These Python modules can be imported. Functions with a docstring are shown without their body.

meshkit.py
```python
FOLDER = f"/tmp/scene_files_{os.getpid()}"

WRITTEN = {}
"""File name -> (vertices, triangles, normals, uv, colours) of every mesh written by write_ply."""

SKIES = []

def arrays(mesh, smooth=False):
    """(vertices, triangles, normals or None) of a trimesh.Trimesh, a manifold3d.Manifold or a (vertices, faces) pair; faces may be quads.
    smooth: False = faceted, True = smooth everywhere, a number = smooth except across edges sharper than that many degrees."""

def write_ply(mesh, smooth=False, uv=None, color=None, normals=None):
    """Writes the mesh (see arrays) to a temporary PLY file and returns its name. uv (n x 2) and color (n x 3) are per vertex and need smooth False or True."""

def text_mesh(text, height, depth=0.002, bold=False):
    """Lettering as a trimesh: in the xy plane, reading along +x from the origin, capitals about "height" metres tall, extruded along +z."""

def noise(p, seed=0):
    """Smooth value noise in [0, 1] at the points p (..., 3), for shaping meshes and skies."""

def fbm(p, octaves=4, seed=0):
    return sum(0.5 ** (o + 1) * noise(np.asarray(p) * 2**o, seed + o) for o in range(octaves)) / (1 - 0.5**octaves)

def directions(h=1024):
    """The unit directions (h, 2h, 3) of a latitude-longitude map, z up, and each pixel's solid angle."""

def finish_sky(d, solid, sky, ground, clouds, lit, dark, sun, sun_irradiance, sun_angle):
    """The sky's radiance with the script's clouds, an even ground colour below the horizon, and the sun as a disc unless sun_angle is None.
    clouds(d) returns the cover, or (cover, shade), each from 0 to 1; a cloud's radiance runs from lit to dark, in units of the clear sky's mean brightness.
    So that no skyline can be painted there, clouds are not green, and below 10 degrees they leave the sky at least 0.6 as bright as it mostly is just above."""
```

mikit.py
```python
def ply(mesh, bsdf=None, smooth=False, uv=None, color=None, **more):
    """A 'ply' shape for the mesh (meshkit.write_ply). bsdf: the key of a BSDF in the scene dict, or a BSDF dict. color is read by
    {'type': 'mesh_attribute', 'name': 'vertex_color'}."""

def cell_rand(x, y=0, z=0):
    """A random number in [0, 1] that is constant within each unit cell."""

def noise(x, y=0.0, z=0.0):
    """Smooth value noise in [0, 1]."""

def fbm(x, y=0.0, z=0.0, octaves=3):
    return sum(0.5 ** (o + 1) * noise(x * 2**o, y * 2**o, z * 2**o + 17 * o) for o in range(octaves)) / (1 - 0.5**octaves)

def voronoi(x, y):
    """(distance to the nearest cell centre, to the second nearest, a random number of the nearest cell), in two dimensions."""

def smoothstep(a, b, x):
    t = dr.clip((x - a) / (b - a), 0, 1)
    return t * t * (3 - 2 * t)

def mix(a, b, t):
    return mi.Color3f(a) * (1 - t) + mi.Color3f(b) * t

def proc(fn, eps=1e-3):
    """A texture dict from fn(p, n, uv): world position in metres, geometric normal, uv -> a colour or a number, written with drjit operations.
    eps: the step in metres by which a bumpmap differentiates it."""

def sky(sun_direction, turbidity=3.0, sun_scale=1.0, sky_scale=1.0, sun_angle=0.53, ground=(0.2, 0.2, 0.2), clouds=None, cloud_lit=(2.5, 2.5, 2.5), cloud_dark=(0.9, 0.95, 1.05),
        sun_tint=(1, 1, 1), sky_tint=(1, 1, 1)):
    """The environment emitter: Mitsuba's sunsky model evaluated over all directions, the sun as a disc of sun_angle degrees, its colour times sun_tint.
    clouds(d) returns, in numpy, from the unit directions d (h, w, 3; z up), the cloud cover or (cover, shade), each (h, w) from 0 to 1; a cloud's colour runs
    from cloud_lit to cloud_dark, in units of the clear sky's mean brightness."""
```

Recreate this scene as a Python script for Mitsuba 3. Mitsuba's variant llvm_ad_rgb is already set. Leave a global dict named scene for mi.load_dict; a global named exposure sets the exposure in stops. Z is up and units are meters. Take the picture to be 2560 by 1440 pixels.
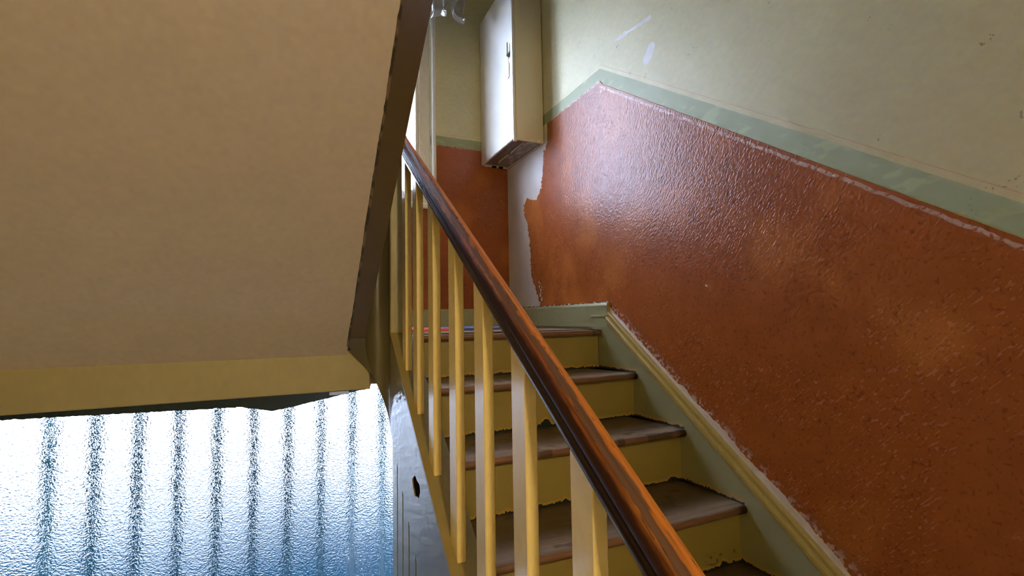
import math
import numpy as np, trimesh, shapely.geometry as sg, drjit as dr
import mitsuba as mi, mikit, meshkit
from mikit import noise, fbm, smoothstep, cell_rand
T = mi.ScalarTransform4f
scene, labels = {}, {}
rng = np.random.default_rng(7)

# ------------------------------------------------------------------ camera, sky, exposure
# world: right wall is x=0, far wall y=0, half landing z=0; stairs climb along +y
CAM = np.array([-1.34766, -3.03725, 0.05819])
FW = np.array([0.40892, 0.91037, 0.06333]); UP = np.array([-0.01031, -0.06479, 0.99785])
scene['camera'] = {'type': 'perspective', 'fov': 2 * math.degrees(math.atan(1280 / 1204.64)), 'fov_axis': 'x', 'near_clip': 0.05, 'far_clip': 500.0,
                   'to_world': T().look_at(origin=CAM.tolist(), target=(CAM + FW).tolist(), up=UP.tolist())}
scene['sky'] = mikit.sky((0.2, -0.75, 0.6), turbidity=3.0, sun_angle=None, sky_scale=88.0, ground=(0.35, 0.4, 0.46),
                         clouds=lambda d: 0.35 + 0.5 * meshkit.fbm(d * 3.0, 3, 5), cloud_lit=(2.3, 2.5, 2.9), cloud_dark=(1.1, 1.3, 1.65), sky_tint=(0.74, 0.91, 1.40))
exposure = 0.82
ADDED_LAMP = (176.0, 136.0, 80.0)      # radiance of the unseen globe lamp added behind the camera

# ------------------------------------------------------------------ numbers of the place
M = 0.69                                             # pitch of the stairs
NY = [-1.1155, -1.3717, -1.640, -1.895, -2.150, -2.410, -2.670, -2.930]   # nosings
NZ = [0.0, -0.180, -0.364, -0.553, -0.738, -0.922, -1.106, -1.285, -1.45]
OV = 0.034                                           # nosing overhang
XS, XI, XO = -0.020, -0.960, -1.033                  # wall string face, outer string inner and outer face
XU0, XU1 = -1.121, -1.176                            # upper flight's string
WL, BACK, FLOOR, CEIL, LOW = -2.72, -6.4, -1.45, 2.78, -2.75
YW = -1.25                                           # where strings turn into the wreath
str_top = lambda y: 0.005 + M * (y + 1.25)           # top of the outer string
str_bot = lambda y: -0.335 + M * (y + 1.25)
so_ = lambda y: -0.023 + M * (-1.211 - y)
mould_top = lambda y: 0.088 + 0.709 * (y + 1.157) * 1.0
H, WB, YP = 1.2743, 0.0516, -1.1317

# ------------------------------------------------------------------ helpers
def col(c):
    return mi.Color3f(*[float(v) for v in c]) if isinstance(c, (tuple, list, np.ndarray)) else mi.Color3f(c)

def mix(a, b, t):
    return col(a) * (1 - t) + col(b) * t

def srgb(r, g, b):
    return [float(((c / 255 + 0.055) / 1.055) ** 2.4 if c > 10 else c / 3294.6) for c in (r, g, b)]

def rgb(c):
    return {'type': 'rgb', 'value': list(map(float, c))}

def mat(name, color, rough=0.5, spec=0.5, coat=0.0, coat_gloss=0.9, bump=None, bscale=1.0, metallic=0.0, eps=1e-3, sheen=0.0):
    base = mikit.proc(color) if callable(color) else rgb(color)
    d = {'type': 'principled', 'base_color': base, 'roughness': mikit.proc(rough) if callable(rough) else float(rough), 'specular': float(spec), 'metallic': float(metallic)}
    if coat: d.update(clearcoat=float(coat), clearcoat_gloss=float(coat_gloss))
    if sheen: d['sheen'] = float(sheen)
    if bump is not None:
        d = {'type': 'bumpmap', 'arbitrary': mikit.proc(bump, eps), 'scale': float(bscale), 'bsdf': d}
    scene['mat_' + name] = {'type': 'twosided', 'bsdf': d}
    return 'mat_' + name

def num(key):
    if key not in scene and key not in labels: return key
    i = 1
    while f'{key}_{i:03d}' in scene or f'{key}_{i:03d}' in labels: i += 1
    return f'{key}_{i:03d}'

def obj(name, mesh, m, parent=None, smooth=False, uv=None, label=None, **lab):
    key = num(f'{parent}__{name}' if parent else name)
    if isinstance(mesh, dict): scene[key] = dict(mesh)
    else: scene[key] = mikit.ply(mesh, m, smooth=smooth, uv=uv)
    if label: lab['label'] = label
    if lab: labels[key] = lab
    return key

def thing(name, label, cat, group=None):
    key = num(name)
    labels[key] = {'label': label, 'category': cat}
    if group: labels[key]['group'] = group
    return key

def struct(name, mesh, m, **k):
    return obj(name, mesh, m, kind='structure', **k)

def cat(*ms):
    return trimesh.util.concatenate(list(ms))

def box(x0, x1, y0, y1, z0, z1, c=0.0):
    """Axis-aligned box, its edges chamfered by c."""
    if c <= 0:
        m = trimesh.creation.box((x1 - x0, y1 - y0, z1 - z0)); m.apply_translation(((x0 + x1) / 2, (y0 + y1) / 2, (z0 + z1) / 2)); return m
    P = []
    for x, sx in ((x0, 1), (x1, -1)):
        for y, sy in ((y0, 1), (y1, -1)):
            for z, sz in ((z0, 1), (z1, -1)):
                P += [(x + sx * c, y + sy * c, z), (x + sx * c, y, z + sz * c), (x, y + sy * c, z + sz * c)]
    return trimesh.Trimesh(P, process=False).convex_hull

def prism(poly, a0, a1, axis='x'):
    """shapely polygon extruded: in (y,z) along x, in (x,z) along y or in (x,y) along z, between a0 and a1."""
    if not isinstance(poly, (sg.Polygon, sg.MultiPolygon)): poly = sg.Polygon(poly)
    out = []
    for g in getattr(poly, 'geoms', [poly]):
        m = trimesh.creation.extrude_polygon(g, a1 - a0, engine='earcut')
        v = np.array(m.vertices)
        if axis == 'x': nv = np.stack([v[:, 2] + a0, v[:, 0], v[:, 1]], 1)
        elif axis == 'y': nv = np.stack([v[:, 0], a0 + v[:, 2], v[:, 1]], 1)
        else: nv = np.stack([v[:, 0], v[:, 1], v[:, 2] + a0], 1)
        m = trimesh.Trimesh(nv, m.faces, process=False)
        if axis == 'y': m.invert()
        out.append(m)
    return cat(*out)

def sweep(profile, frames, closed=True, caps=True):
    """profile (n,2) swept through frames [(origin, a, b)], a point being origin + u*a + v*b."""
    profile = np.asarray(profile, float); n = len(profile)
    V = np.vstack([np.asarray(o) + profile[:, :1] * np.asarray(a) + profile[:, 1:] * np.asarray(b) for o, a, b in frames])
    F = []
    for i in range(len(frames) - 1):
        for j in range(n if closed else n - 1):
            k = (j + 1) % n
            F += [[i * n + j, i * n + k, (i + 1) * n + k], [i * n + j, (i + 1) * n + k, (i + 1) * n + j]]
    if caps and closed:
        tri = trimesh.creation.triangulate_polygon(sg.Polygon(profile), engine='earcut')
        idx = [int(np.argmin(((profile - p) ** 2).sum(1))) for p in tri[0]]
        for t in tri[1]:
            a, b, c = (idx[q] for q in t)
            F += [[c, b, a], [(len(frames) - 1) * n + a, (len(frames) - 1) * n + b, (len(frames) - 1) * n + c]]
    m = trimesh.Trimesh(V, F, process=False)
    if m.volume < 0: m.invert()
    return m

def jag(pts, step=0.006, amp=0.004, seed=0):
    """A polyline with a torn edge: resampled every step and pushed about by amp."""
    r = np.random.default_rng(seed); out = []
    for (a, b), (c, d) in zip(pts[:-1], pts[1:]):
        L = math.hypot(c - a, d - b); n = max(1, int(L / step))
        nx, ny = (-(d - b) / L, (c - a) / L) if L else (0, 0)
        for i in range(n):
            t = i / n; e = amp * (r.normal() * 0.6 + (r.random() < 0.12) * r.normal() * 1.4)
            out.append((a + (c - a) * t + nx * e, b + (d - b) * t + ny * e))
    return out + [pts[-1]]

# ------------------------------------------------------------------ materials
CREAM = np.array([0.66, 0.62, 0.38]); GREEN = np.array([0.27, 0.29, 0.145]); RED = np.array([0.262, 0.064, 0.015])

def seg_dist(y, z, a, b):
    d = np.subtract(b, a); l2 = float(d @ d)
    t = dr.clip(((y - a[0]) * d[0] + (z - a[1]) * d[1]) / l2, 0, 1)
    return dr.sqrt(dr.square(y - a[0] - t * d[0]) + dr.square(z - a[1] - t * d[1]))

def band_h(y):        # height of the band's upper edge on the right wall
    return dr.select(y > YP, mi.Float(H), H + M * (y - YP))

def cream_wall(p, n, uv):
    big = fbm(p.x * 2.1 + 3, p.y * 2.1, p.z * 2.1, 4)
    fine = fbm(p.x * 60, p.y * 60, p.z * 60, 2)
    c = mix(CREAM * 0.9, CREAM * 1.06, big) * (0.95 + 0.1 * fine)
    right = n.x < -0.5
    h = dr.select(right, band_h(p.y), mi.Float(H)); d = p.z - h
    w = 0.0012 * (noise(p.y * 40, p.x * 40, 3) - 0.5)
    slope = dr.select(right & (p.y < YP), 1.215, mi.Float(1.0))
    g = smoothstep(-WB * slope - 0.012, -WB * slope - 0.010, d + w) * smoothstep(0.001, -0.001, d + w)
    scuff = smoothstep(0.62, 0.75, fbm(p.y * 14 + 9, p.z * 30, p.x * 14, 3))
    c = mix(c, col(GREEN) * (0.92 + 0.2 * big) * (1 + 0.25 * scuff), g)
    line = smoothstep(0.0022, 0.0008, dr.abs(d - 0.017 * slope + w)) * dr.select(right & (p.y > YP), 0.12, 0.55) * (0.6 + 0.4 * fine)
    c = mix(c, mi.Color3f(0.62, 0.25, 0.13), line)
    # strokes of filler and knocks on the right wall
    nz = 0.010 * (fbm(p.y * 45, p.z * 45, 1.0, 2) - 0.5)
    f1 = smoothstep(0.011, 0.004, seg_dist(p.y, p.z, (-1.262, 1.345), (-1.50, 1.315)) * (0.75 + 0.4 * noise(p.y * 30, 0, 0)) + nz)
    f2 = smoothstep(0.028, 0.018, seg_dist(p.y, p.z, (-1.475, 1.150), (-1.50, 1.178)) + 1.3 * nz)
    c = mix(c, mi.Color3f(0.80, 0.79, 0.80), dr.select(right, dr.minimum(1.0, f1 + f2) * (0.6 + 0.4 * fine), 0.0))
    dots = smoothstep(0.9, 0.93, noise(p.y * 22 + 5, p.z * 22, 3)) * smoothstep(0.75, 0.85, noise(p.y * 190, p.z * 190, 8))
    return mix(c, mi.Color3f(0.2, 0.16, 0.1), 0.55 * dots)

def plaster_bump(p, n, uv):
    return 0.6 * fbm(p.x * 9, p.y * 9, p.z * 9, 3) + 0.12 * noise(p.x * 120, p.y * 120, p.z * 120)

m_cream = mat('cream_wall', cream_wall, 0.55, 0.4, bump=plaster_bump, bscale=0.004, eps=2e-3)

def paper_coords(p):
    a = p.y + p.x; return a, p.z

def red_paper(p, n, uv):
    a, z = paper_coords(p)
    big = fbm(a * 3 + 2, z * 3, 1.0, 4); mid = fbm(a * 25, z * 25, 5.0, 3)
    c = mix(RED * 0.72, RED * 1.2, 0.6 * big + 0.4 * mid)
    c = mix(c, mi.Color3f(0.42, 0.13, 0.03), smoothstep(0.5, 0.8, fbm(a * 5 + 20, z * 4, 2.0, 3)) * 0.5)
    u, v = (a + z) * 0.7071, (z - a) * 0.7071            # short pale flecks leaning with the stairs, specular glints painted as colour
    fl = smoothstep(0.76, 0.86, noise(u * 330, v * 90, 4.0)) * smoothstep(0.35, 0.6, fbm(a * 6, z * 6, 9.0, 2))
    c = mix(c, mi.Color3f(0.48, 0.20, 0.10), 0.4 * fl)
    dk = smoothstep(0.7, 0.95, noise(a * 170 + 3, z * 150, 7.0))
    c = c * (1 - 0.25 * dk)
    right = n.x < -0.5
    d = dr.select(right, band_h(p.y), mi.Float(H)) - WB * dr.select(right & (p.y < YP), 1.215, mi.Float(1.0)) - 0.012 - z
    e = 0.006 * (noise(a * 60, z * 60, 1) - 0.5)
    worn = dr.select(right & (p.y < YP), smoothstep(0.010, 0.014, d + e) * smoothstep(0.027, 0.020, d + e), smoothstep(0.009, 0.003, d + e))
    worn = worn * smoothstep(0.32, 0.68, fbm(a * 120, z * 120, 2.0, 3) + dr.select(right, 0.1, 0.02))
    c = mix(c, mi.Color3f(0.66, 0.55, 0.5), dr.select(right, 0.65, 0.4) * worn)
    seams = mi.Float(0)
    for y0, z0, z1 in ((-1.288, 0.72, 1.16), (-1.858, 0.44, 0.70), (-0.733, 0.76, 0.93)):
        seams = dr.maximum(seams, smoothstep(0.0020, 0.0008, dr.abs(p.y - y0 + 0.004 * (noise(z * 7, 0, 0) - 0.5))) * smoothstep(z0 - 0.02, z0, z) * smoothstep(z1 + 0.02, z1, z))
    c = c * (1 - 0.7 * dr.select(right, seams, 0.0))
    bot = mould_top(p.y) + 0.02                          # rubbed paper over the string moulding
    rub = smoothstep(0.05, 0.0, z - bot) * smoothstep(0.45, 0.7, fbm(a * 90, z * 90, 3.0, 3))
    c = mix(c, mi.Color3f(0.66, 0.57, 0.54), dr.select(right & (p.y < -1.17), 0.8 * rub, 0.0))
    chips = smoothstep(0.004, 0.002, dr.minimum(seg_dist(p.y, p.z, (-1.745, 0.166), (-1.75, 0.163)), seg_dist(p.y, p.z, (-1.14, 1.150), (-1.142, 1.160))))
    return mix(c, mi.Color3f(0.8, 0.75, 0.75), dr.select(right, chips, 0.0))

def red_bump(p, n, uv):
    a, z = paper_coords(p); u, v = (a + 0.8 * z), (z - 0.6 * a)
    return noise(u * 210, v * 90, 4.0) + 0.7 * noise(a * 160, z * 150, 11.0) + 0.15 * noise(a * 60, z * 60, 2.0)

m_red = mat('red_paper', red_paper, 0.31, 0.17, coat=0.03, coat_gloss=0.75, bump=red_bump, bscale=0.0006, eps=6e-4)

def plaster(p, n, uv):
    c = mix((0.60, 0.57, 0.50), (0.76, 0.74, 0.72), fbm(p.y * 9 + p.x * 9, p.z * 5, 1.0, 4))
    return c
m_plaster = mat('bare_plaster', plaster, 0.6, 0.3, bump=plaster_bump, bscale=0.003)
m_filler = mat('white_filler', lambda p, n, uv: mix((0.70, 0.68, 0.69), (0.92, 0.90, 0.92), fbm(p.y * 50, p.z * 50, p.x * 50, 2)), 0.7, 0.3)

def paint_fn(c, dirt=0.12):
    c = np.array(c)
    def f(p, n, uv):
        return mix(c * (1 - dirt), c * (1 + dirt * 0.6), fbm(p.x * 8, p.y * 8, p.z * 5, 3)) * (0.96 + 0.08 * noise(p.x * 90, p.y * 90, p.z * 40))
    return f
def brush(p, n, uv):
    return fbm(p.x * 90, p.y * 90, p.z * 9, 2)
m_yellow = mat('yellow_paint', paint_fn((0.80, 0.635, 0.27)), 0.18, 0.22, bump=brush, bscale=0.0006)
m_ochre = mat('ochre_paint', paint_fn((0.30, 0.245, 0.115)), 0.38, 0.5, bump=brush, bscale=0.0006)
m_cap = mat('string_cap_paint', paint_fn((0.24, 0.18, 0.055)), 0.36, 0.5, bump=brush, bscale=0.0006)
m_wreath = mat('wreath_shade_paint', paint_fn((0.085, 0.066, 0.028)), 0.3, 0.5, bump=brush, bscale=0.0006)  # yellow paint with the shade of the well darkened into its colour
m_brown = mat('brown_string_paint', paint_fn((0.080, 0.047, 0.015), 0.2), 0.3, 0.5)
m_mould = mat('moulding_paint', paint_fn((0.40, 0.29, 0.07)), 0.33, 0.5)
m_base = mat('sage_paint', paint_fn((0.34, 0.345, 0.18)), 0.36, 0.5)
m_soffit = mat('beige_soffit', paint_fn((0.53, 0.44, 0.355), 0.06), 0.6, 0.35, bump=plaster_bump, bscale=0.0025)
m_caulk = mat('cracked_caulk', lambda p, n, uv: mix((0.03, 0.02, 0.01), (0.13, 0.09, 0.05), smoothstep(0.4, 0.65, fbm(p.y * 40, p.z * 40, p.x * 40, 2))), 0.7)

def face_bump(p, n, uv):      # lumpy brushed gloss paint
    return 0.9 * fbm(p.y * 8, p.z * 60 + p.y * 18, 1.0, 3) + 0.3 * noise(p.y * 45, p.z * 45, 2.0)
m_face = mat('olive_gloss_paint', paint_fn((0.22, 0.19, 0.11), 0.1), 0.12, 0.6, coat=1.0, coat_gloss=0.98, bump=face_bump, bscale=0.0016, eps=2e-3)
m_dark = mat('dark_gap', (0.010, 0.007, 0.004), 1.0, 0.0)
m_white = mat('white_frame_paint', paint_fn((0.86, 0.85, 0.80), 0.05), 0.4, 0.5)
m_hood = mat('dark_green_board', (0.018, 0.026, 0.02), 0.5)

def riser(p, n, uv):          # uv.y: height over the tread below, in metres
    c = mix((0.25, 0.18, 0.042), (0.33, 0.24, 0.06), fbm(p.x * 6, p.z * 6, p.y * 6, 3))
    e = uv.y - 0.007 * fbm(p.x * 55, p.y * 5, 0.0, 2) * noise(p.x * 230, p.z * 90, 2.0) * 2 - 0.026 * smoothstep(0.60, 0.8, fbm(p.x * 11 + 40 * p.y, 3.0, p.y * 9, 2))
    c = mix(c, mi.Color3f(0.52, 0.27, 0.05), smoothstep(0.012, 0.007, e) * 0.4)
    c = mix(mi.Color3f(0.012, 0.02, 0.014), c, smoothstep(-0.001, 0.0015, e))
    chip = smoothstep(0.72, 0.8, noise(p.x * 80, p.z * 80, p.y * 7)) * smoothstep(0.62, 0.72, fbm(p.x * 7, p.y * 4, p.z * 9, 2)) * smoothstep(0.06, 0.02, uv.y)
    return mix(c, mi.Color3f(0.02, 0.035, 0.025), chip)
m_riser = mat('riser_paint', riser, 0.34, 0.5)

def tread(p, n, uv):          # uv.y: distance behind the front of the nosing, in metres
    g = fbm(p.x * 5, uv.y * 90, p.y * 2, 3); b = fbm(p.x * 4 + 7, p.y * 9, p.z * 5, 3)
    c = mix((0.042, 0.026, 0.012), (0.105, 0.066, 0.034), 0.55 * g + 0.45 * b)
    worn = smoothstep(0.11, 0.03, uv.y + 0.06 * (b - 0.5))
    c = mix(c, mi.Color3f(0.18, 0.122, 0.075) * (0.6 + 0.8 * g), 0.7 * worn)
    front = smoothstep(-0.4, -0.8, n.y)
    c = mix(c, mi.Color3f(0.19, 0.085, 0.04) * (0.5 + 1.0 * g), 0.8 * front)
    return mix(c, mi.Color3f(0.04, 0.024, 0.015), smoothstep(0.62, 0.72, fbm(p.x * 16, p.y * 22, p.z * 3, 3)) * 0.6)
m_tread = mat('worn_tread', tread, 0.36, 0.38, bump=lambda p, n, uv: fbm(p.x * 8, p.y * 70, p.z * 5, 2), bscale=0.0015)

def string_face(p, n, uv):    # wall string: sage paint, dark chipped line where each tread meets it
    c = mix((0.26, 0.25, 0.125), (0.32, 0.31, 0.16), fbm(p.y * 6, p.z * 6, 1.0, 3))
    rough = 0.014 * fbm(p.y * 55, p.z * 9, 0.0, 2) * noise(p.y * 230, p.z * 60, 2.0)
    for k in range(1, 6):
        on = (p.y > NY[k] + 0.012) & (p.y < NY[k - 1] + OV)
        h = p.z - NZ[k] - rough
        ora = smoothstep(0.020, 0.010, dr.abs(h)) * 0.55
        c = mix(c, mi.Color3f(0.5, 0.28, 0.06), dr.select(on, ora, 0.0))
        c = mix(c, mi.Color3f(0.015, 0.025, 0.02), dr.select(on & (p.z > NZ[k] - 0.03), smoothstep(0.0035, 0.001, h) * smoothstep(-0.08, -0.05, h), 0.0))
    return c
m_string = mat('wall_string_paint', string_face, 0.36, 0.5)

def rail(p, n, uv):           # uv.x: angle round the section (0 left .. 1 right), uv.y: length along the rail
    s = uv.y; g = fbm(uv.x * 30, s * 6, 1.0, 3); b = fbm(uv.x * 6, s * 3.2, 4.0, 3)
    c = mix((0.075, 0.02, 0.006), (0.29, 0.082, 0.015), smoothstep(0.3, 0.72, 0.45 * g + 0.55 * b))
    c = mix(c, mi.Color3f(0.38, 0.135, 0.026), smoothstep(0.5, 0.75, fbm(uv.x * 9 + 3, s * 5 + 11, 2.0, 3)) * 0.55)
    e = 0.09 * (fbm(s * 9, uv.x * 3, 6.0, 3) - 0.5) + 0.06 * (fbm(s * 50, uv.x * 20, 6.0, 2) - 0.5)
    w = smoothstep(0.425, 0.44, uv.x + e) * smoothstep(0.575, 0.56, uv.x + 1.3 * e)      # varnish worn off along the crown
    w = w * smoothstep(0.36, 0.40, fbm(s * 6 + 2, uv.x * 5, 3.0, 3))
    c = mix(c, mi.Color3f(0.075, 0.040, 0.026) * (0.8 + 0.5 * g), 0.95 * w)
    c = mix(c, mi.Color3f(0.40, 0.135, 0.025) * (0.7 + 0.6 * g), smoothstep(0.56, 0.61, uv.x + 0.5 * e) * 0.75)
    c = mix(c, mi.Color3f(0.018, 0.006, 0.003), smoothstep(0.45, 0.33, uv.x + 0.8 * e) * 0.95)  # shade on the left side of the cap painted in near-black
    nick = smoothstep(0.80, 0.86, noise(uv.x * 45, s * 60, 2.0)) * smoothstep(0.5, 0.7, noise(uv.x * 12, s * 14, 5.0))
    return mix(c, mi.Color3f(0.03, 0.012, 0.006), 0.7 * nick)
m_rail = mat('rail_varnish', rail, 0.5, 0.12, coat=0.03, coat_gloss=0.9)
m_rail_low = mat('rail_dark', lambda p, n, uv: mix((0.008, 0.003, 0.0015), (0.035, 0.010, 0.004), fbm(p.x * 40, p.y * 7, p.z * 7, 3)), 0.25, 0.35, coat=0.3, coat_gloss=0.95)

m_cab = mat('cabinet_enamel', lambda p, n, uv: mix((0.75, 0.69, 0.52), (0.80, 0.74, 0.57), fbm(p.x * 5, p.y * 5, p.z * 5, 3)), 0.38, 0.5)
m_cabdoor = mat('cabinet_door_enamel', lambda p, n, uv: mix((0.80, 0.80, 0.77), (0.84, 0.84, 0.81), fbm(p.y * 4, p.z * 4, 2.0, 3)), 0.35, 0.5)
m_cabin = mat('cabinet_underside', lambda p, n, uv: mix((0.24, 0.185, 0.125), (0.46, 0.39, 0.29), smoothstep(0.45, 0.7, fbm(p.x * 40, p.y * 25, 1.0, 3))), 0.6)
m_cabdark = mat('cabinet_recess', (0.19, 0.14, 0.10), 0.5)
m_steel = mat('key_steel', (0.13, 0.10, 0.055), 0.4)
m_paper = mat('paper_tag', (0.92, 0.92, 0.90), 0.7)
m_rug_red = mat('rug_red', lambda p, n, uv: mix((0.60, 0.09, 0.09), (0.80, 0.20, 0.19), noise(p.x * 160, p.y * 160, p.z * 160)), 0.9, 0.2, sheen=0.5)
m_rug_blue = mat('rug_blue', lambda p, n, uv: mix((0.05, 0.075, 0.19), (0.12, 0.15, 0.33), noise(p.x * 160, p.y * 160, p.z * 160)), 0.9, 0.2, sheen=0.5)
m_rug_hem = mat('rug_hem', (0.50, 0.46, 0.50), 0.9, 0.2)
m_floor = mat('floor_boards', lambda p, n, uv: mix((0.11, 0.07, 0.045), (0.2, 0.13, 0.085), fbm(p.x * 3, p.y * 30, 1.0, 3)), 0.5)
m_ceiling = mat('ceiling_paint', (0.58, 0.54, 0.44), 0.7)
m_bars = mat('outdoor_rail_paint', (0.005, 0.022, 0.034), 0.8, 0.0)
m_pave = mat('paving', lambda p, n, uv: mix(mix((0.0003, 0.0034, 0.0066), (0.0007, 0.0056, 0.0100), fbm(p.x * 1.5, p.y * 1.5, 0.0, 4)), (0.055, 0.059, 0.061), smoothstep(2.6, 7.5, p.y + 2.0 * (noise(p.x * 0.8, p.y * 0.8, 1.0) - 0.5))), 0.9, 0.0)  # building shade painted dark blue near the wall, brighter ground painted pale beyond

def hammer(p, n, uv):
    a = p.x + 0.15 * p.z
    return noise(a * 115, p.z * 170, 3.0) + 0.6 * noise(a * 260 + 3, p.z * 300, 8.0)
scene['mat_hammered_glass'] = {'type': 'bumpmap', 'arbitrary': mikit.proc(hammer, 8e-4), 'scale': 0.0009, 'bsdf': {'type': 'dielectric', 'int_ior': 1.5, 'ext_ior': 1.0}}
scene['mat_clear_glass'] = {'type': 'thindielectric', 'int_ior': 1.5, 'ext_ior': 1.0}
scene['mat_plastic'] = {'type': 'principledthin', 'base_color': rgb((0.9, 0.88, 0.84)), 'roughness': 0.16, 'spec_trans': 0.72, 'diff_trans': 0.7, 'eta': 1.45, 'anisotropic': 0.0}

# ------------------------------------------------------------------ the setting
W1 = dict(x0=-1.50, x1=-0.545, z0=0.80, z1=2.28)       # landing window opening in the far wall
W2 = dict(x0=-2.70, x1=-0.62, z0=-1.85, z1=-0.22)      # glazed screen under the landing
far = sg.box(WL - 0.15, LOW - 0.1, 0.2, CEIL + 0.2).difference(sg.box(W1['x0'], W1['z0'], W1['x1'], W1['z1'])).difference(sg.box(W2['x0'], W2['z0'], W2['x1'], W2['z1']))
struct('wall_far', prism(far, 0.0, 0.1, 'y'), m_cream)
fac = sg.box(-9, LOW, 9, 10).difference(sg.box(WL - 0.15, LOW - 1, 0.2, CEIL + 0.2))
struct('wall_added_facade', prism(fac, 0.0, 0.1, 'y'), m_cream)  # unseen taller facade added to shade the ground outside
struct('wall_right', box(0, 0.2, BACK - 0.1, 0.0, LOW - 0.1, CEIL + 0.2), m_cream)
struct('wall_left', box(WL - 0.15, WL, BACK - 0.1, 0.0, LOW - 0.1, CEIL + 0.2), m_cream)
hall = sg.box(WL, FLOOR, 0, 1.36).difference(sg.box(-2.25, FLOOR - 1, -1.06, 1.20))
struct('wall_added_corridor', prism(hall, -4.2, -4.1, 'y'), m_cream)  # unseen wall and doorway added to keep lamp light off the right wall
struct('wall_back', box(WL, 0, BACK - 0.2, BACK, LOW, CEIL + 0.2), m_cream)
struct('ceiling', box(WL, 0, BACK, 0, CEIL, CEIL + 0.2), m_ceiling)
struct('ceiling_corridor', box(WL, 0, BACK, -3.36, 1.36, 1.45), m_ceiling)
struct('ceiling_added_beam', box(WL, 0, -3.48, -3.36, 1.29, 1.36), m_ceiling)  # unseen downstand beam added to cut lamp light on the far wall
struct('floor', cat(box(WL, 0, BACK, -3.25, FLOOR - 0.15, FLOOR), box(XO, 0, -3.25, -3.2, FLOOR - 0.15, FLOOR)), m_floor)
struct('floor_entrance', box(WL, 0, -3.25, 0, LOW - 0.1, LOW), m_floor)
struct('wall_entrance', box(WL, XO, -3.25, -3.2, LOW, FLOOR - 0.15), m_cream)

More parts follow.
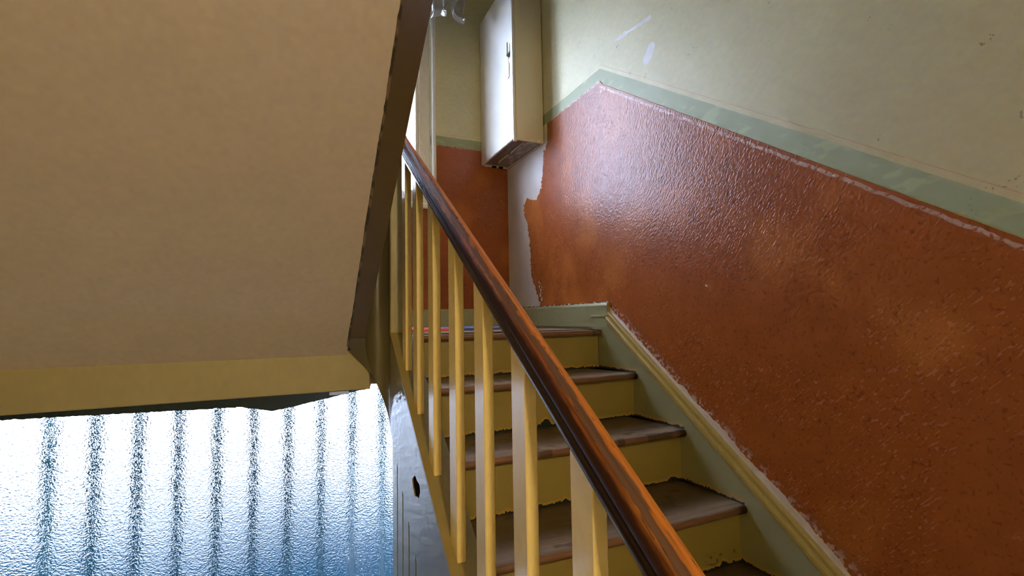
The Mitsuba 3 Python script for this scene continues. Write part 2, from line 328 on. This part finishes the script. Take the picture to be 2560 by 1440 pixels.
# red embossed paper dado: right wall, with the paper torn off the plaster beside the corner
tear = jag([(-0.590, 1.10), (-0.539, 1.039), (-0.522, 0.91), (-0.488, 0.826), (-0.422, 0.787)], 0.006, 0.011, 1)[:-1] + \
       jag([(-0.422, 0.787), (-0.36, 0.80), (-0.30, 0.826), (-0.256, 0.794), (-0.262, 0.719), (-0.304, 0.659), (-0.328, 0.552), (-0.339, 0.424), (-0.346, 0.322), (-0.397, 0.244), (-0.427, 0.188), (-0.456, 0.126)], 0.006, 0.0085, 2)
top_d = H - WB - 0.012
kk = 1.215
slope_top = lambda y: H + M * (y - YP) - WB * kk - 0.012
bottom = [(y, mould_top(y) - 0.004) for y in (-3.2, -1.18)] + [(-1.16, 0.11)]
dado = sg.Polygon([(-0.59, top_d), (YP, top_d), (YP - 0.02, slope_top(YP - 0.02)), (-3.2, slope_top(-3.2))] + bottom + [(-0.456, 0.11)] + tear[::-1]).buffer(0)
torn_specks = []
for k in range(70):
    t = tear[int(rng.integers(8, len(tear) - 2))]
    torn_specks.append(sg.Point(t[0] - abs(rng.normal(0.008, 0.012)), t[1] + rng.normal(0, 0.01)).buffer(abs(rng.normal(0.0022, 0.002)) + 0.0008, 3))
for k in range(40):
    torn_specks.append(sg.Point(-0.44 - abs(rng.normal(0.02, 0.018)), 0.2 + rng.normal(0, 0.045)).buffer(abs(rng.normal(0.004, 0.003)) + 0.001, 3))
for s in torn_specks: dado = dado.difference(s)
obj('dado', prism(dado, -0.0035, 0.0), m_red, 'wall_right', label='glossy red-brown embossed wallpaper on the right wall below the green band')
patch = sg.Polygon([(-0.001, 1.12)] + [(-0.60, 1.12)] + [(-0.62, 0.9), (-0.56, 0.7), (-0.45, 0.65), (-0.42, 0.3), (-0.52, 0.3), (-0.52, 0.10), (-0.001, 0.10)])
obj('plaster', prism(patch, -0.0012, 0.0), m_plaster, 'wall_right', label='bare whitish plaster beside the corner where the wallpaper is torn off')
# far wall dado
fd = sg.Polygon([(-0.512, 0.11), (-0.004, 0.11), (-0.004, top_d), (-0.512, top_d)])
fd2 = sg.box(WL, 0.0, -0.512, W1['z0'] - 0.03)
obj('dado', prism(fd.union(fd2), -0.0035, 0.0, 'y'), m_red, 'wall_far', label='red-brown embossed wallpaper on the wall beside the landing window')
ld = sg.Polygon([(-3.19, FLOOR), (-3.19, 1.30), (-1.16, so_(-1.16) - 0.02), (-1.16, -0.20), (-0.004, -0.20), (-0.004, LOW), (-3.19, LOW)])
obj('dado', prism(ld, WL, WL + 0.0035), mat('added_dark_wainscot', paint_fn((0.16, 0.125, 0.05)), 0.5), 'wall_left', label='dull olive wainscot added out of view under the upper flight to cut bounced light')  # dark wainscot added out of view to cut light bounced onto the balusters
# ragged filler along the moulding
ys = np.linspace(-3.1, -1.165, 330)
r2 = np.random.default_rng(4)
wid = 0.012 + 0.020 * np.clip(meshkit.fbm(np.stack([ys * 9, ys * 0, ys * 0], 1), 3, 3) - 0.38, 0, 1) * 2.2 + np.abs(r2.normal(0, 0.0022, len(ys)))
ft = [(y, mould_top(y) + 0.002 + w) for y, w in zip(ys, wid)]
fb = [(y, mould_top(y) - 0.006) for y in ys]
obj('filler_strip', prism(sg.Polygon(fb + ft[::-1]).buffer(0), -0.0065, 0.0), m_filler, 'wall_right', label='ragged white filler line along the stair moulding')
yb = np.linspace(-1.15, -0.004, 150)
fb2 = sg.Polygon([(y, 0.118) for y in yb] + [(y, 0.128 + abs(r2.normal(0.002, 0.0025))) for y in yb[::-1]]).buffer(0)
obj('filler_strip', prism(fb2, -0.006, 0.0), mat('dirty_joint', lambda p, n, uv: mix((0.05, 0.025, 0.015), (0.5, 0.42, 0.36), smoothstep(0.5, 0.62, fbm(p.y * 60, p.z * 60, 1.0, 2))), 0.7), 'wall_right', label='ragged dark joint above the landing skirting')

# skirting boards of the landing
bs = sg.Polygon([(-0.021, 0.012), (0, 0.012), (0, 0.126), (-0.012, 0.126), (-0.016, 0.119), (-0.021, 0.113)])
b = prism(bs, -1.162, -0.004, 'y')
struct('baseboard_right', b, m_base)
obj('end_grain', box(-0.0205, -0.0015, -1.1636, -1.1621, 0.078, 0.1245), m_mould, 'baseboard_right', label='ochre sawn end of the board')
bf = sg.Polygon([(-0.021, 0.012), (-0.0, 0.012), (-0.0, 0.126), (-0.012, 0.126), (-0.016, 0.119), (-0.021, 0.113)])
struct('baseboard_far', prism(bf, WL, -0.021, 'x'), m_base)

# landing window: casing strip, frame, panes, sill
w = W1
struct('window_1', cat(box(w['x0'], w['x0'] + 0.085, 0.01, 0.07, w['z0'], w['z1'], .006), box(w['x1'] - 0.082, w['x1'] - 0.004, 0.01, 0.07, w['z0'], w['z1'], .006),
                       box(w['x0'], w['x1'], 0.01, 0.07, w['z0'], w['z0'] + 0.10, .006), box(w['x0'], w['x1'], 0.01, 0.07, w['z1'] - 0.085, w['z1'], .006),
                       box(-1.05, -0.98, 0.01, 0.07, w['z0'], w['z1'], .006)), m_white)
for xa, xb in ((w['x0'] + 0.085, -1.05), (-0.98, w['x1'] - 0.082)):
    obj('bead', cat(box(xb - 0.022, xb, 0.016, 0.05, w['z0'] + .1, w['z1'] - .085, .004), box(xa, xa + 0.022, 0.016, 0.05, w['z0'] + .1, w['z1'] - .085, .004)), m_white, 'window_1')
    obj('pane', trimesh.Trimesh([(xa, 0.035, w['z0'] + .1), (xb, 0.035, w['z0'] + .1), (xb, 0.035, w['z1'] - .085), (xa, 0.035, w['z1'] - .085)], [[0, 1, 2], [0, 2, 3]], process=False), 'mat_clear_glass', 'window_1')
cas = [(-0.5165 - 0.0145 * (1 - math.cos(a)), -0.0 - 0.020 * math.sin(a)) for a in np.linspace(0, math.pi, 13)]
obj('casing', prism(sg.Polygon([(c[0], c[1]) for c in cas]), w['z0'] - 0.05, w['z1'] + 0.06, 'z'), m_white, 'window_1', smooth=40, label='rounded white casing strip')
obj('casing', box(w['x0'] - 0.04, w['x0'], -0.02, 0.0, w['z0'] - 0.05, w['z1'] + .06, .004), m_white, 'window_1')
obj('sill', box(w['x0'] - 0.05, w['x1'] + 0.0, -0.045, 0.012, w['z0'] - 0.03, w['z0'] + 0.004, .006), m_white, 'window_1')

# glazed screen below the landing: hammered glass in a frame, a dark raking board at its head
w = W2
struct('window_2', cat(box(w['x0'], w['x0'] + 0.07, 0.02, 0.095, w['z0'], w['z1'], .006), box(w['x1'] - 0.07, w['x1'], 0.02, 0.095, w['z0'], w['z1'], .006),
                       box(w['x0'], w['x1'], 0.02, 0.095, w['z0'], w['z0'] + 0.10, .006), box(w['x0'], w['x1'], 0.02, 0.12, w['z1'] - 0.05, w['z1'], .006)), m_white)
def slab(x0, x1, y0, y1, z0, z1):
    m = box(x0, x1, y0, y1, z0, z1); return m
obj('pane', slab(w['x0'] + .07, w['x1'] - .07, 0.058, 0.063, w['z0'] + .1, w['z1'] - .05), 'mat_hammered_glass', 'window_2', label='bright bluish hammered glass under the landing')
hood = sg.Polygon(jag([(-0.934, -0.347), (-1.341, -0.418), (-1.46, -0.434), (-1.62, -0.40), (w['x0'] + 0.005, -0.37)], 0.012, 0.002, 5) + [(w['x0'] + 0.005, -0.23), (-0.90, -0.23)])
obj('head_board', prism(hood, 0.012, 0.05, 'y'), m_hood, 'window_2', label='dark green raking board at the head of the glass')
obj('latch', box(-1.165, -1.055, 0.004, 0.012, -0.372, -0.352, .002), m_white, 'window_2', label='small pale catch on the dark board')

# outside: paving with blue shade near the wall painted into its colour and a blue steel railing close behind the glass
struct('ground', box(-30, 30, 0.201, 60, LOW - 0.2, LOW), m_pave)
g = thing('steel_railing', 'blue steel railing seen blurred as upright bands through the hammered glass', 'railing')
for i, x in enumerate(-0.809 - 0.191 * np.arange(-1, 10)):
    obj('bar', box(x - 0.016, x + 0.016, 0.33, 0.35, LOW, -0.02, .003), m_bars, g)
obj('rail', box(-2.75, -0.62, 0.325, 0.355, -0.05, -0.015), m_bars, g)

# ------------------------------------------------------------------ staircase
st = thing('staircase', 'wooden stairs with ochre risers and worn brown treads climbing to the half landing', 'stairs')
def tread_mesh(y0, y1, z, x0, x1):
    """Tread with a rounded nosing at y0 (front) up to y1 (back), top at z."""
    th, r = 0.026, 0.013
    prof = [(y1, z), (y0 + r, z)] + [(y0 + r - r * math.sin(a), z - r + r * math.cos(a)) for a in np.linspace(0, math.pi, 9)[1:-1]] + [(y0 + r, z - th), (y1, z - th)]
    xs = np.linspace(x0, x1, 14); rr = np.random.default_rng(int(-z * 1000) + 3)
    fr = []
    for x in xs:
        wear = 0.0025 * rr.random() + 0.003 * math.exp(-((x + 0.45) / 0.25) ** 2)
        fr.append(((x, wear * 0.5, -wear), (0, 1, 0), (0, 0, 1)))
    return sweep(prof, fr)
for k in range(0, 8):
    yb = NY[k - 1] + OV if k else NY[0] + 0.16
    m = tread_mesh(NY[k], yb, NZ[k], XI - 0.004, XS + 0.0)
    obj('tread', m, m_tread, st, smooth=35) if False else obj('tread', m, m_tread, st, smooth=True, uv=np.stack([m.vertices[:, 0], m.vertices[:, 1] - NY[k]], 1))
    zb = NZ[k + 1]; yf = NY[k] + OV
    rm = box(XI - 0.004, XS, yf, yf + 0.02, zb - 0.03, NZ[k] - 0.020)
    rm = rm.subdivide()
    obj('riser', rm, m_riser, st, uv=np.stack([rm.vertices[:, 0], rm.vertices[:, 1] * 0 + rm.vertices[:, 2] - zb], 1))
# wall string: plain board with a grooved moulding along its top
A_ = lambda y: mould_top(y) - 0.050
ws = sg.Polygon([(-3.2, A_(-3.2) - 0.38), (-3.2, A_(-3.2)), (-1.135, 0.050), (-1.118, 0.060), (-1.03, 0.061), (-1.03, 0.0), (NY[0] + 0.03, -0.03), (NY[0] + OV, -0.22), (-1.9, -0.92)])
obj('wall_string', prism(ws.buffer(0), XS, -0.001), m_string, st, label='sage board along the right wall beside the treads')
mp = []           # section: u outwards (-x), v up the wall
for u, v in ((0, 0.058), (0.016, 0.056), (0.020, 0.050), (0.0205, 0.042), (0.017, 0.037), (0.0165, 0.032), (0.0225, 0.028), (0.026, 0.022), (0.0265, 0.010), (0.023, 0.002), (0.0, 0.0)): mp.append((u, v))
mfr = []
for y in (-3.2, -1.155): mfr.append(((-0.001, y, mould_top(y) - 0.056), (-1, 0, 0), (0, 0, 1)))
obj('moulding', sweep(mp, mfr), m_mould, st, label='ochre grooved moulding along the top of the wall string')
obj('moulding', box(-0.0275, -0.020, -1.155, -1.035, 0.058, 0.068, .002), m_base, st)

# outer string with a dark knot hole, capped by a flat board that carries the balusters
yA, yE = -3.15, YW
sp = sg.Polygon([(yA, str_bot(yA)), (yA, str_top(yA)), (yE, str_top(yE)), (yE, str_bot(yE))])
hole = sg.Polygon([(-1.652 + 0.048 * math.cos(a) * (1 + 0.08 * math.sin(3 * a)), -0.412 + 0.026 * math.sin(a) * (1 + 0.15 * math.cos(5 * a)) + 0.55 * 0.040 * math.cos(a) * 0.0) for a in np.linspace(0, 2 * math.pi, 26)[:-1]])
os_ = obj('outer_string', cat(prism(sp.difference(hole), XO, XO + 0.004), prism(sp, XO + 0.009, XI)), m_face, st, label='gloss-painted outer string board reflecting the window')
obj('knot_hole', prism(hole.buffer(0.006), XO + 0.0042, XO + 0.0088), m_dark, os_, label='dark ragged hole in the outer string')
cp = sg.Polygon([(yA, str_top(yA)), (yA, str_top(yA) + 0.012), (yE, str_top(yE) + 0.012), (yE, str_top(yE))])
obj('string_cap', prism(cp, XO - 0.002, XI + 0.004), m_cap, st, label='ochre top of the outer string')
# boarding under the outer string
yb0 = -1.283
for i in range(21):
    a, b_ = yb0 - 0.0895 * i - 0.007, yb0 - 0.0895 * (i + 1) + 0.007
    pl = sg.Polygon([(a, LOW), (a, str_bot(a) + 0.012), (b_, str_bot(b_) + 0.012), (b_, LOW)])
    obj('panel_board', prism(pl, XO + 0.001, XO + 0.018), m_face, st)
obj('panel_backing', prism(sg.Polygon([(yb0 - 0.002, LOW), (yb0 - 0.002, str_bot(yb0)), (-3.15, str_bot(-3.15)), (-3.15, LOW)]), XO + 0.022, XO + 0.03), m_dark, st)
# half landing with its fascia
struct('floor_landing', cat(box(XO + 0.02, XS + 0.018, NY[0] + 0.1, -0.003, -0.028, -0.0005), box(WL, XO + 0.02, -1.13, -0.003, -0.18, -0.0005), box(XO + 0.02, XS, NY[0] + OV + 0.02, -0.003, -0.18, -0.03)), m_floor, label='brown boards of the half landing')
obj('fascia', box(WL + .002, -1.09, -1.15, -1.125, -0.196, -0.05, .003), m_ochre, 'floor_landing', label='olive fascia board at the edge of the half landing')

# wreathed string: the curved block that carries the outer string round into the upper flight
def wreath():
    c = np.array([(XO + XU0) / 2, YW]); ri = (XO - XU0) / 2
    V, F = [], []
    n = 33
    for i in range(n):
        t = math.pi * i / (n - 1); s = i / (n - 1); sm = s * s * (3 - 2 * s)
        ro = ri + (0.073 * (1 - s) + 0.055 * s)
        zb = str_bot(YW) * (1 - s) + 0.004 * s + 0.02 * math.sin(2 * t) * 0.0
        zt = 0.42 + 0.30 * s
        for r_ in (ri, ro):
            x, y = c[0] + r_ * math.cos(t), c[1] + r_ * math.sin(t)
            zz = zb + (0.0 if r_ == ri else 0.02 * math.sin(t))
            V += [(x, y, zz), (x, y, zt if r_ == ri else zt)]
    for i in range(n - 1):
        a, b_ = 4 * i, 4 * (i + 1)
        for q in ((0, 1), (1, 3), (3, 2), (2, 0)):
            F += [[a + q[0], a + q[1], b_ + q[1]], [a + q[0], b_ + q[1], b_ + q[0]]]
    e = 4 * (n - 1)
    F += [[0, 2, 3], [0, 3, 1], [e, e + 1, e + 3], [e, e + 3, e + 2]]
    m = trimesh.Trimesh(V, F, process=False)
    if m.volume < 0: m.invert()
    return m
obj('wreathed_string', wreath(), m_wreath, st, smooth=40, label='curved block with its shade painted in as olive-brown, ending in a point between the two flights')

# upper flight overhead: plastered soffit and its outer string
up = thing('upper_staircase', 'underside of the next flight overhead, beige soffit with a dark brown string', 'stairs')
so = lambda y: -0.023 + M * (-1.211 - y)
obj('soffit', prism(sg.Polygon([(-1.15, so(-1.15)), (-3.36, so(-3.36)), (-3.36, so(-3.36) + 0.05), (-1.15, so(-1.15) + 0.05)]), WL + 0.002, XU1 + 0.002), m_soffit, up, label='smooth beige plastered soffit')
us = sg.Polygon([(YW, so(YW) - 0.006), (-3.36, so(-3.36) - 0.006), (-3.36, so(-3.36) + 0.34), (YW, so(YW) + 0.40)])
obj('string', prism(us, XU1 + 0.002, XU0), m_brown, up, label='dark brown string board edging the soffit')
r3 = np.random.default_rng(11); ysq = np.linspace(-3.3, -1.2, 240)
wq = 0.001 + 0.003 * np.clip(meshkit.fbm(np.stack([ysq * 5, ysq * 0, ysq * 0], 1), 3, 9) - 0.3, 0, 1) * 2 + np.abs(r3.normal(0, 0.0007, 240))
V = []
for y, q in zip(ysq, wq): V += [(XU1 + 0.003, y, so(y) - 0.0072), (XU1 - q, y, so(y) - 0.0005), (XU1 + 0.003, y, so(y) + 0.003)]
F = []
for i in range(239):
    a, b_ = 3 * i, 3 * i + 3
    F += [[a, a + 1, b_ + 1], [a, b_ + 1, b_], [a + 1, a + 2, b_ + 2], [a + 1, b_ + 2, b_ + 1], [a + 2, a, b_], [a + 2, b_, b_ + 2]]
obj('crack', trimesh.Trimesh(V, F, process=False), m_caulk, up, label='dark cracked joint between soffit and string')

# ------------------------------------------------------------------ balustrade
bl = thing('stair_railing', 'yellow square balusters under a worn brown wooden handrail', 'railing')
RX = -0.997
rail_z = lambda y: 0.029 + 0.675 * (y + 2.342)       # reference line of the handrail
t_ = np.array([0, -1, -0.675]) / math.hypot(1, 0.675); u_ = np.array([0, -0.675, 1]) / math.hypot(1, 0.675)
angs = np.linspace(-20, 200, 23)
cap = [(0.0225 * math.cos(math.radians(a)), -0.0155 + 0.018 * math.sin(math.radians(a))) for a in angs]      # right .. over the crown .. left
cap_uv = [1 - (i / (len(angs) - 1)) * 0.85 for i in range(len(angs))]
low = [(-0.017, -0.021), (-0.0165, -0.0235), (-0.0185, -0.0255), (-0.0190, -0.028), (-0.0175, -0.0305), (-0.0165, -0.032), (-0.0195, -0.035), (-0.020, -0.041), (-0.0175, -0.046), (0.0175, -0.046), (0.020, -0.041), (0.0195, -0.034), (0.0165, -0.031), (0.0155, -0.026), (0.017, -0.021)]
def rail_frames():
    fr = []; a = np.array([1.0, 0, 0])
    for y in np.linspace(-3.35, -1.30, 60): fr.append((np.array([RX, y, rail_z(y)]), a, u_))
    c = np.array([(RX + (XU0 + XU1) / 2) / 2, -1.30]); r = RX - c[0]
    for i in range(1, 17):
        s = i / 16; th = math.pi * s
        z = rail_z(-1.30) + 0.20 * s + 0.04 * math.sin(th)
        out = np.array([math.cos(th), math.sin(th), 0]); tan = np.array([-math.sin(th), math.cos(th), 0.62])
        up_ = np.cross(out, tan); up_ = up_ / np.linalg.norm(up_)
        fr.append((np.array([c[0] + r * math.cos(th), c[1] + r * math.sin(th), z]), out, up_ if up_[2] > 0 else -up_))
    z0 = fr[-1][0][2]
    ud = np.array([0, 0.675, 1]) / math.hypot(1, 0.675)
    for y in np.linspace(-1.34, -2.2, 12): fr.append((np.array([c[0] - r, y, z0 + 0.69 * (-1.30 - y)]), -a, ud))
    return fr
fr = rail_frames()
m = sweep(cap, fr, caps=True)
dist = np.concatenate([[0], np.cumsum([np.linalg.norm(fr[i + 1][0] - fr[i][0]) for i in range(len(fr) - 1)])])
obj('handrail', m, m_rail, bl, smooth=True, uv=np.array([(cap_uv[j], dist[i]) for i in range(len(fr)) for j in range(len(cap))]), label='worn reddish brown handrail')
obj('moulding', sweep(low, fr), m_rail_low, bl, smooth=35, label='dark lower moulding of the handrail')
BY = [-1.430, -1.595, -1.779, -1.974, -2.154, -2.338, -2.524, -2.71, -2.895, -3.08]
xb0, xb1 = -1.0145, -0.9930
for y in BY:
    c = 0.0018; d_ = 0.053; y1 = y + d_
    zb, zt = str_top(y) - 0.006, rail_z(y) - 0.028
    sec = [(xb0 + c, y), (xb1 - c, y), (xb1, y + c), (xb1, y1 - c), (xb1 - c, y1), (xb0 + c, y1), (xb0, y1 - c), (xb0, y + c)]
    r_ = rng.normal(0, 0.0008, 2)
    V = [(x, yy, str_top(yy) + 0.006) for x, yy in sec] + [(x + r_[0], yy + r_[1], rail_z(yy) - 0.048) for x, yy in sec]
    F = [[i, (i + 1) % 8, 8 + (i + 1) % 8] for i in range(8)] + [[i, 8 + (i + 1) % 8, 8 + i] for i in range(8)] + [[0, i + 1, i] for i in range(1, 7)] + [[8, 8 + i, 9 + i] for i in range(1, 7)]
    mm = trimesh.Trimesh(V, F, process=False)
    obj('baluster', mm, m_yellow, bl)
obj('newel_post', box(XO - 0.001, -0.972, YW - 0.004, YW + 0.075, 0.0, rail_z(YW) - 0.03, .003), m_ochre, bl, label='wider olive post at the head of the railing')

# ------------------------------------------------------------------ electrical cabinet
ca = thing('electrical_cabinet', 'tall cream metal electrical cabinet hung on the right wall in the corner', 'cabinet')
cx0, cx1, cy0, cy1, cz0, cz1 = -0.200, -0.006, -0.547, -0.006, 1.100, 2.110
t = 0.012
obj('body', cat(box(cx0 + 0.016, cx1, cy0, cy0 + t, cz0, cz1, .002), box(cx0 + 0.016, cx1, cy1 - t, cy1, cz0, cz1, .002), box(cx0 + 0.016, cx1, cy0, cy1, cz1 - t, cz1, .002),
                box(cx1 - 0.008, cx1, cy0, cy1, cz0 + 0.0, cz1, .001)), m_cab, ca, label='cream sheet metal body')
obj('door', cat(box(cx0, cx0 + 0.015, cy0 + 0.001, cy1 - 0.001, cz0 + 0.004, cz1 - 0.002, .003)), m_cabdoor, ca, label='pale flat door facing the window')
obj('door_flange', cat(box(cx0 + 0.001, cx0 + 0.020, cy0 - 0.001, cy0 + 0.014, cz0 - 0.010, cz0 + 0.012, .002)), m_cabdoor, ca)
obj('bottom_plate', box(cx0 + 0.018, cx1 - 0.01, cy0 + t, cy1 - t, cz0 + 0.016, cz0 + 0.024), m_cabdark, ca, label='brown recessed underside')
obj('cable_plate', box(-0.105, -0.02, cy0 + 0.02, cy1 - 0.06, cz0 + 0.004, cz0 + 0.016, .002), m_cabin, ca, label='dirty removable cable plate')
for a, b_ in ((-0.50, -0.30), (-0.27, -0.10)):
    obj('rail', box(-0.116, -0.108, a, b_, cz0 + 0.004, cz0 + 0.016, .002), m_cab, ca)
for x in (-0.075, -0.036): obj('knockout', box(x - 0.007, x + 0.007, cy0 - 0.0012, cy0 + 0.004, cz0 + 0.003, cz0 + 0.016, .001), m_paper, ca, label='pale punched tab')
for x in (-0.11, -0.06): obj('cable_slot', box(x - 0.016, x + 0.016, cy1 - t - 0.002, cy1 - 0.004, cz0 - 0.0006, cz0 + 0.01), m_dark, ca, label='dark cable slot')
ks = trimesh.creation.cylinder(0.010, 0.012, sections=20); ks.apply_transform(trimesh.transformations.rotation_matrix(math.pi / 2, [0, 1, 0])); ks.apply_translation((cx0 - 0.006, -0.497, 1.63))
lk = obj('lock', cat(ks, box(cx0 - 0.003, cx0, -0.508, -0.486, 1.612, 1.648, .001)), m_steel, ca, label='small lock on the door')
obj('key', cat(box(cx0 - 0.016, cx0 - 0.006, -0.5, -0.495, 1.622, 1.636), box(cx0 - 0.014, cx0 - 0.009, -0.5, -0.494, 1.630, 1.705)), m_steel, lk, label='thin dark key in the lock')
tg = sg.Polygon([(-0.500, 1.500), (-0.474, 1.492), (-0.472, 1.575), (-0.486, 1.598), (-0.499, 1.58)])
obj('tag', cat(prism(tg, cx0 - 0.004, cx0 - 0.0028), box(cx0 - 0.004, cx0 - 0.0028, -0.4885, -0.4870, 1.595, 1.630)), m_paper, lk, label='white paper tag hanging from the lock')

# ------------------------------------------------------------------ rug on the landing
rg = thing('rug', 'low red and blue rug lying on the half landing behind the balusters', 'rug')
def rug_part(x0, x1, seed):
    nx, ny = 26, 30; X, Y = np.meshgrid(np.linspace(x0, x1, nx), np.linspace(-1.04, -0.30, ny), indexing='ij')
    Z = 0.017 + 0.004 * meshkit.noise(np.stack([X * 9, Y * 9, X * 0], -1), seed)
    top = np.stack([X, Y, Z], -1).reshape(-1, 3); bot = top * [1, 1, 0] + [0, 0, 0.0002]
    idx = np.arange(nx * ny).reshape(nx, ny); q = np.stack([idx[:-1, :-1], idx[1:, :-1], idx[1:, 1:], idx[:-1, 1:]], -1).reshape(-1, 4); N = nx * ny
    f = np.vstack([q[:, [0, 1, 2]], q[:, [0, 2, 3]], q[:, [2, 1, 0]] + N, q[:, [3, 2, 0]] + N])
    loop = np.concatenate([idx[:, 0], idx[-1, 1:], idx[-2::-1, -1], idx[0, -2:0:-1]]); l2 = np.roll(loop, -1)
    f = np.vstack([f, np.stack([loop, l2 + N, l2], 1), np.stack([loop, loop + N, l2 + N], 1)])
    return trimesh.Trimesh(np.vstack([top, bot]), f, process=False)
obj('red_field', rug_part(-0.94, -0.715, 1), m_rug_red, rg, label='red end of the rug')
obj('blue_field', rug_part(-0.715, -0.34, 2), m_rug_blue, rg, label='dark blue end of the rug')
obj('hem', box(-0.94, -0.34, -1.05, -1.04, 0.0003, 0.009, .002), m_rug_hem, rg, label='pale hem')

# ------------------------------------------------------------------ crumpled plastic sheet hanging before the window head
def sheet():
    nu, nv = 60, 70
    U, Vv = np.meshgrid(np.linspace(0, 1, nu), np.linspace(0, 1, nv), indexing='ij')
    z = 2.70 - 0.74 * Vv - 0.05 * np.sin(U * 7.5 + 0.6) * Vv
    ph = U * 15
    x = -0.475 + (U - 0.5) * 0.20 + 0.018 * np.sin(ph * 1.3 + Vv * 3)
    y = -0.16 + 0.035 * np.sin(ph + Vv * 2.0) * (0.5 + 0.5 * Vv)
    P = np.stack([U * 6, Vv * 9, U * 0], -1)
    x += 0.03 * (meshkit.fbm(P, 3, 2) - 0.5); y += 0.06 * (meshkit.fbm(P * 1.3, 4, 6) - 0.5)
    curl = np.clip((Vv - 0.86) / 0.14, 0, 1)
    y -= 0.05 * np.sin(curl * math.pi * 0.9); z += 0.05 * curl ** 2
    idx = np.arange(nu * nv).reshape(nu, nv)
    q = np.stack([idx[:-1, :-1], idx[1:, :-1], idx[1:, 1:], idx[:-1, 1:]], -1).reshape(-1, 4)
    return trimesh.Trimesh(np.stack([x, y, z], -1).reshape(-1, 3), np.vstack([q[:, [0, 1, 2]], q[:, [0, 2, 3]]]), process=False)
sh = obj('plastic_sheet', sheet(), 'mat_plastic', smooth=True, label='crumpled clear plastic sheet hanging beside the top of the window', category='plastic sheet')

# ------------------------------------------------------------------ unseen lamp added behind the camera to light the baluster fronts
lp = thing('added_globe_lamp', 'unseen glass globe lamp added behind the camera to light the balusters', 'lamp')
gl = trimesh.creation.icosphere(3, 0.11); gl.apply_translation((-1.21, -4.6, 1.10))
k = obj('globe', gl, m_white, lp, smooth=True); scene[k]['emitter'] = {'type': 'area', 'radiance': rgb(ADDED_LAMP)}
bs_ = trimesh.creation.cylinder(0.07, 0.16, sections=24); bs_.apply_translation((-1.21, -4.6, 1.28))
obj('base', bs_, m_white, lp)
